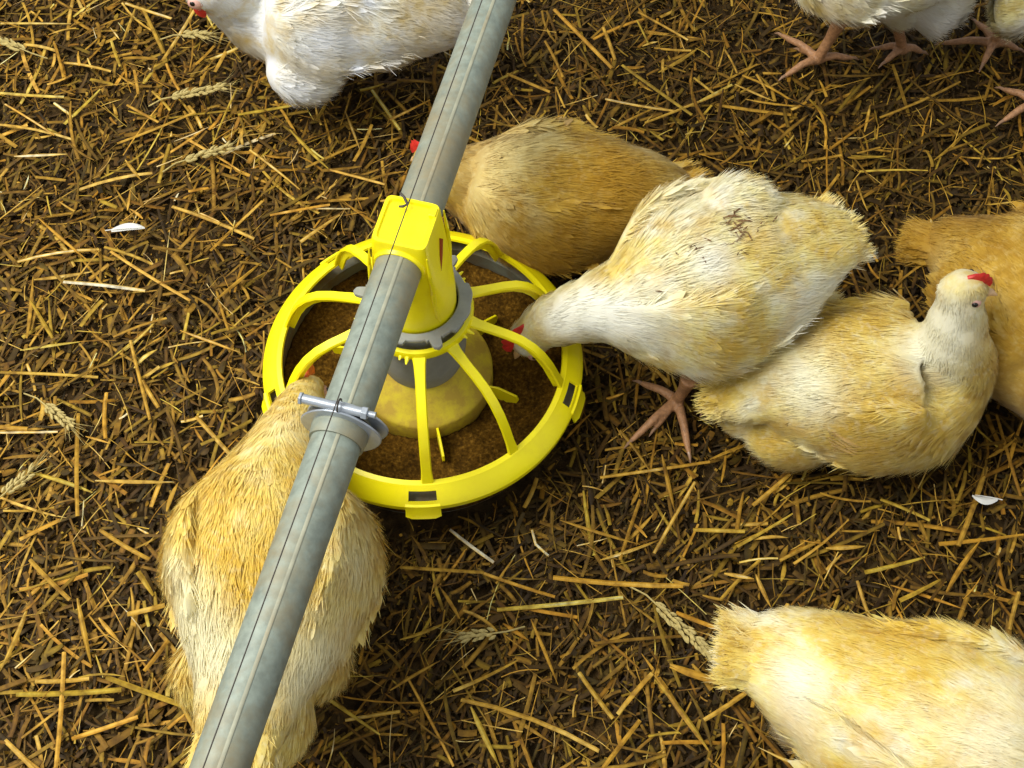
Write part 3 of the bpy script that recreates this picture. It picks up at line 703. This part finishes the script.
# plumage variants (white birds, more or less stained)
pl_hen = dict(
    fawn=plumage('cream_plumage_stained', (0.792, 0.690, 0.349), (0.685, 0.492, 0.100), (0.501, 0.286, 0.029), (0.130, 0.070, 0.015), .42, .6, 1.),
    main=plumage('cream_white_plumage', (0.910, 0.916, 0.833), (0.880, 0.788, 0.331), (0.772, 0.552, 0.091), (0.160, 0.090, 0.020), .51, .6, 3.),
    sit=plumage('cream_streaked_plumage', (0.890, 0.877, 0.698), (0.842, 0.709, 0.231), (0.675, 0.463, 0.066), (0.220, 0.120, 0.025), .47, .6, 5.),
    edge=plumage('tan_stained_plumage', (0.752, 0.611, 0.252), (0.646, 0.424, 0.066), (0.444, 0.246, 0.024), (0.140, 0.070, 0.015), .42, .6, 7.),
    white=plumage('clean_white_plumage', (0.910, 0.940, 1.000), (0.920, 0.920, 0.840), (0.740, 0.580, 0.200), (0.400, 0.280, 0.100), .56, .4, 9.),
    under=plumage('yellowed_white_plumage', (0.930, 0.886, 0.620), (0.900, 0.749, 0.231), (0.791, 0.552, 0.091), (0.400, 0.220, 0.040), .45, .35, 11.),
    low=plumage('creamy_yellow_plumage', (0.930, 0.916, 0.775), (0.900, 0.768, 0.248), (0.753, 0.522, 0.074), (0.360, 0.200, 0.040), .49, .4, 13.),
    top=plumage('soiled_white_plumage', (0.890, 0.886, 0.853), (0.802, 0.749, 0.381), (0.560, 0.414, 0.091), (0.240, 0.140, 0.030), .54, .5, 15.),
)
def std_feet(px, py, z, toes, top):
    hub = at(px, py, .014)
    return (hub, at(*top), [at(t[0], t[1], .010) for t in toes])
def hidden_foot(c, top, ang):
    c = np.array(c); 
    return (c, top, [c + .055 * np.array([math.cos(ang + q), math.sin(ang + q), 0]) - np.array([0, 0, .003]) for q in (-.55, 0, .55)] + [c + .025 * np.array([math.cos(ang + math.pi), math.sin(ang + math.pi), 0])])

# hen feeding at the right of the pan
def flecks(spots):
    def f(root, r, V):
        m = MB()
        for px, py, sp, n_ in spots:
            for k in range(n_):
                c = on_body(V, px + r.normal(0, sp), py + r.normal(0, sp)); a_ = r.uniform(0, 3.1)
                c = c + unit(np.array([0, 0, CAM_H]) - c) * .0035
                d = np.array([math.cos(a_), math.sin(a_), r.normal(0, .1)]) * r.uniform(.002, .008)
                m.tube([c - d, c, c + d], [.0004, .0010, .0003], 5, .5)
        m.build('dirt_flecks', M['fleck'], root)['kind'] = 'stuff'
    return f
M['fleck'] = simple('dried_dirt', (.16, .08, .025), .8, .4)
hen([(848, 228, .205, .030, .014), (832, 235, .205, .046, .026), (805, 246, .195, .066, .052), (765, 262, .180, .090, .080), (715, 276, .170, .100, .092), (670, 290, .165, .092, .088), (628, 303, .160, .060, .064), (596, 308, .155, .036, .040), (566, 316, .140, .031, .032), (546, 324, .118, .027, .027), (534, 333, .100, .0235, .0225)],
    'cream hen with raised tail, standing right of the feeder and pecking in the pan', pl_hen['main'], 31, (508, 364, .060), wing=(1.1, 1.1), comb_size=1.3, extra=flecks([(738, 228, 9, 34), (765, 222, 6, 8), (700, 245, 5, 4), (720, 345, 20, 6), (690, 300, 25, 6)]), tail_spread=.22, tail_lift=.004, zones=[(640, 322, .05, .9), (592, 308, .035, .8), (556, 322, .025, .8), (712, 262, .025, 1.), (805, 318, .045, 1.), (690, 198, .04, .6), (622, 262, .03, -.8), (745, 340, .045, -.5), (765, 238, .03, -.7), (650, 365, .035, -.4), (830, 225, .03, -.4)],
    blobs=[(800, 306, .120, .034, .030, .030), (775, 315, .110, .036, .032, .036), (735, 205, .235, .035, .030, .020)],
    feet=[std_feet(677, 401, 0, [(631, 441), (689, 453), (655, 428), (641, 383)], (690, 378, .085)),
          hidden_foot(at(735, 372, .014), at(735, 340, .09), math.radians(200))], nb=30000)
# hen sitting, head up
def dark_quills(root, r, V):
    m = MB()
    for k in range(10):
        u = k / 9; pts = [(822 + 14 * u, 424 + 30 * u), (848 + 8 * u, 441 + 20 * u), (880, 452 + 12 * u), (912, 452 + 8 * u)]
        q = [on_body(V, *p) for p in pts]; q = [c + unit(np.array([0, 0, CAM_H]) - c) * (.002 + .006 * math.sin(math.pi * (j_ + .6) / 3.6)) for j_, c in enumerate(q)]
        m.tube(q, [.0006, .0022, .0020, .0008], 6, .45)
    m.build('wing_quills', M['quill_brown'], root)
M['quill_brown'] = simple('stained_quills', (.50, .32, .10), .7, .4, 90)
hen([(714, 394, .080, .020, .010), (738, 390, .092, .042, .028), (775, 380, .098, .062, .056), (825, 382, .096, .084, .082), (880, 384, .095, .089, .086), (925, 384, .098, .078, .078), (950, 366, .125, .050, .052), (954, 336, .172, .034, .036), (958, 308, .208, .025, .026), (960, 288, .232, .0205, .0205)],
    'cream hen sitting with neck upright and red comb, in front of the tan one', pl_hen['sit'], 41, (992, 292, .228), zones=[(945, 330, .035, 1.), (925, 355, .03, .8), (815, 402, .03, .8), (800, 362, .03, .5), (870, 305, .04, -.7), (965, 430, .03, -.5), (860, 450, .03, -.7), (720, 395, .02, -.6)], wing=(1., 1.1), blobs=[(765, 412, .05, .05, .032, .035), (800, 438, .05, .05, .03, .035)],
    feet=[hidden_foot(at(870, 420, .012), at(870, 415, .05), 0.2), hidden_foot(at(880, 370, .012), at(880, 370, .05), 0.)], nb=30000, extra=dark_quills, wing_drop=.1, wattle=False, comb_size=.85)
# tan hen at the right edge
hen([(906, 238, .105, .006, .006), (926, 242, .110, .018, .012), (955, 252, .112, .050, .045), (985, 272, .112, .084, .080), (1022, 296, .112, .106, .098), (1055, 335, .112, .106, .098), (1082, 380, .115, .078, .075), (1098, 405, .150, .040, .040), (1106, 410, .190, .026, .026), (1112, 410, .215, .020, .020)],
    'tan stained hen behind the sitting one, cut off by the right edge', pl_hen['edge'], 51, (1135, 425, .205), tail_spread=.02, tail_lift=.0, zones=[(925, 242, .03, -1.), (985, 200, .05, -.6), (1000, 400, .04, .4)], feet=[hidden_foot(at(1040, 370, .012), at(1040, 365, .05), -.5), hidden_foot(at(1070, 330, .012), at(1070, 330, .05), -.5)], nb=26000)
# hen behind the feeder
def brown_tuft(root, r, V):
    m = MB()
    for k in range(7):
        a = on_body(V, 545 + 3 * k, 126); b = a + np.array([.018 + .001 * k, .012 - .0015 * k, .010])
        m.tube([a, (a + b) / 2 + np.array([.004, 0, .004]), b], [.0016, .0030, .0007], 6, .4)
    m.build('wing_tuft', M['quill_brown'], root)
hen([(698, 196, .085, .012, .010), (676, 198, .092, .040, .036), (640, 199, .096, .066, .064), (595, 201, .098, .081, .080), (550, 198, .098, .084, .082), (505, 190, .098, .072, .072), (470, 180, .100, .048, .050), (450, 172, .115, .032, .034), (438, 164, .125, .024, .025), (431, 160, .125, .019, .019)],
    'yellowish brown stained hen lying behind the feeder with its head under the pipe', pl_hen['fawn'], 61, (408, 158, .105), zones=[(515, 150, .05, .8), (480, 200, .03, .4), (620, 175, .05, -.7), (560, 255, .06, -.9), (640, 215, .05, -.6)], feet=[hidden_foot(at(560, 225, .012), at(560, 225, .05), 2.8), hidden_foot(at(560, 180, .012), at(560, 180, .05), 2.8)], nb=28000, extra=brown_tuft)
# white hen at the top left
hen([(478, 14, .110, .014, .010), (455, 14, .120, .040, .030), (425, 12, .130, .062, .052), (385, 8, .135, .084, .076), (340, 2, .135, .098, .088), (298, 6, .130, .094, .086), (262, 6, .130, .066, .066), (238, -2, .150, .042, .046), (222, -8, .175, .030, .032), (208, -10, .192, .023, .024)],
    'clean white hen with red wattle at the top left, cut off by the frame', pl_hen['white'], 71, (174, -4, .178), zones=[(400, 72, .04, -.5), (435, 15, .045, -.6), (250, 55, .03, -.6), (330, 40, .04, .9), (300, 90, .03, 1.)], wing=(1., 1.15), blobs=[(302, 72, .09, .042, .036, .036)],
    feet=[hidden_foot(at(340, 30, .012), at(340, 30, .06), 3.), hidden_foot(at(330, -20, .012), at(330, -20, .06), 3.)], nb=30000, comb_size=1.1)
# hens at the top right
hen([(968, -46, .200, .014, .010), (945, -40, .195, .042, .034), (918, -38, .185, .070, .060), (880, -44, .175, .088, .082), (838, -52, .172, .084, .080), (805, -66, .175, .056, .060), (786, -84, .200, .036, .038), (776, -96, .240, .026, .026), (770, -100, .262, .020, .020)],
    'soiled white hen with fluffy rear walking away along the top edge', pl_hen['top'], 81, (745, -104, .255), zones=[(940, 22, .05, 1.), (885, 15, .03, .6), (835, 8, .04, -.7), (916, 14, .012, -1.)], blobs=[(935, 2, .115, .026, .030, .045), (955, 0, .12, .016, .020, .040), (900, -5, .11, .034, .030, .045), (858, -8, .10, .034, .034, .036)],
    feet=[std_feet(817, 60, 0, [(781, 35), (785, 76), (800, 50), (852, 58)], (842, 18, .085)), std_feet(903, 50, 0, [(878, 48), (885, 62), (922, 52)], (893, 14, .085))], nb=24000, wattle=False)
hen([(1000, -42, .170, .014, .010), (1018, -40, .170, .045, .036), (1045, -42, .168, .072, .066), (1082, -48, .165, .088, .082), (1122, -54, .165, .084, .080), (1155, -60, .175, .052, .054), (1172, -66, .205, .034, .034), (1180, -70, .240, .025, .025), (1186, -72, .260, .020, .020)],
    'hen in the top right corner showing mainly its pink brown feet', pl_hen['top'], 91, (1208, -76, .250), blobs=[(1020, 5, .125, .030, .030, .040), (1045, 0, .11, .034, .030, .040)],
    feet=[std_feet(993, 44, 0, [(943, 43), (983, 64), (1018, 49), (976, 22)], (1010, 8, .085)), std_feet(1034, 104, 0, [(1003, 89), (1003, 121), (1060, 104)], (1050, 40, .085))], nb=22000, wattle=False)
# hen under the pipe
hen([(232, 772, .150, .026, .012), (240, 735, .150, .042, .026), (250, 690, .150, .056, .046), (262, 640, .152, .082, .072), (270, 590, .155, .096, .088), (273, 545, .155, .097, .090), (275, 502, .152, .082, .080), (281, 464, .150, .050, .054), (290, 434, .145, .033, .036), (299, 410, .128, .026, .027), (306, 394, .106, .021, .021)],
    'yellowish white hen under the pipe, seen from behind, reaching into the pan', pl_hen['under'], 101, (326, 362, .062), zones=[(190, 600, .04, .7), (205, 655, .04, 1.), (312, 670, .04, 1.), (345, 560, .03, .6), (228, 492, .045, -.5), (262, 560, .04, -.4), (290, 430, .03, .4)], wing=(1.1, 1.1), comb='pale_comb', comb_size=.9,
    blobs=[(205, 672, .085, .026, .034, .045), (318, 655, .090, .028, .034, .045), (282, 715, .10, .028, .05, .030)],
    feet=[hidden_foot(at(235, 610, .014), at(235, 590, .09), 1.3), hidden_foot(at(310, 600, .014), at(310, 585, .09), 1.3)], nb=30000, wing_pos=(.30, .68))
# hen at the bottom right
hen([(730, 646, .150, .012, .008), (752, 651, .150, .036, .024), (788, 662, .148, .058, .046), (832, 684, .144, .074, .068), (885, 712, .142, .092, .086), (945, 738, .142, .100, .092), (1005, 762, .142, .096, .090), (1052, 782, .150, .066, .066), (1078, 790, .180, .040, .040), (1092, 792, .215, .027, .027), (1100, 792, .240, .020, .020)],
    'cream and yellow hen at the bottom right corner, its tail toward the feeder', pl_hen['low'], 111, (1125, 800, .230), zones=[(800, 675, .028, 1.), (812, 730, .035, .6), (905, 705, .03, .6), (1000, 742, .05, .8), (865, 650, .05, -.6), (742, 642, .015, -1.), (955, 680, .03, -.5), (870, 745, .04, -.5)], wing=(1.1, 1.1), blobs=[(815, 712, .090, .034, .036, .040)],
    feet=[hidden_foot(at(930, 790, .014), at(930, 770, .08), -.2), hidden_foot(at(940, 720, .014), at(940, 710, .08), -.2)], nb=32000)
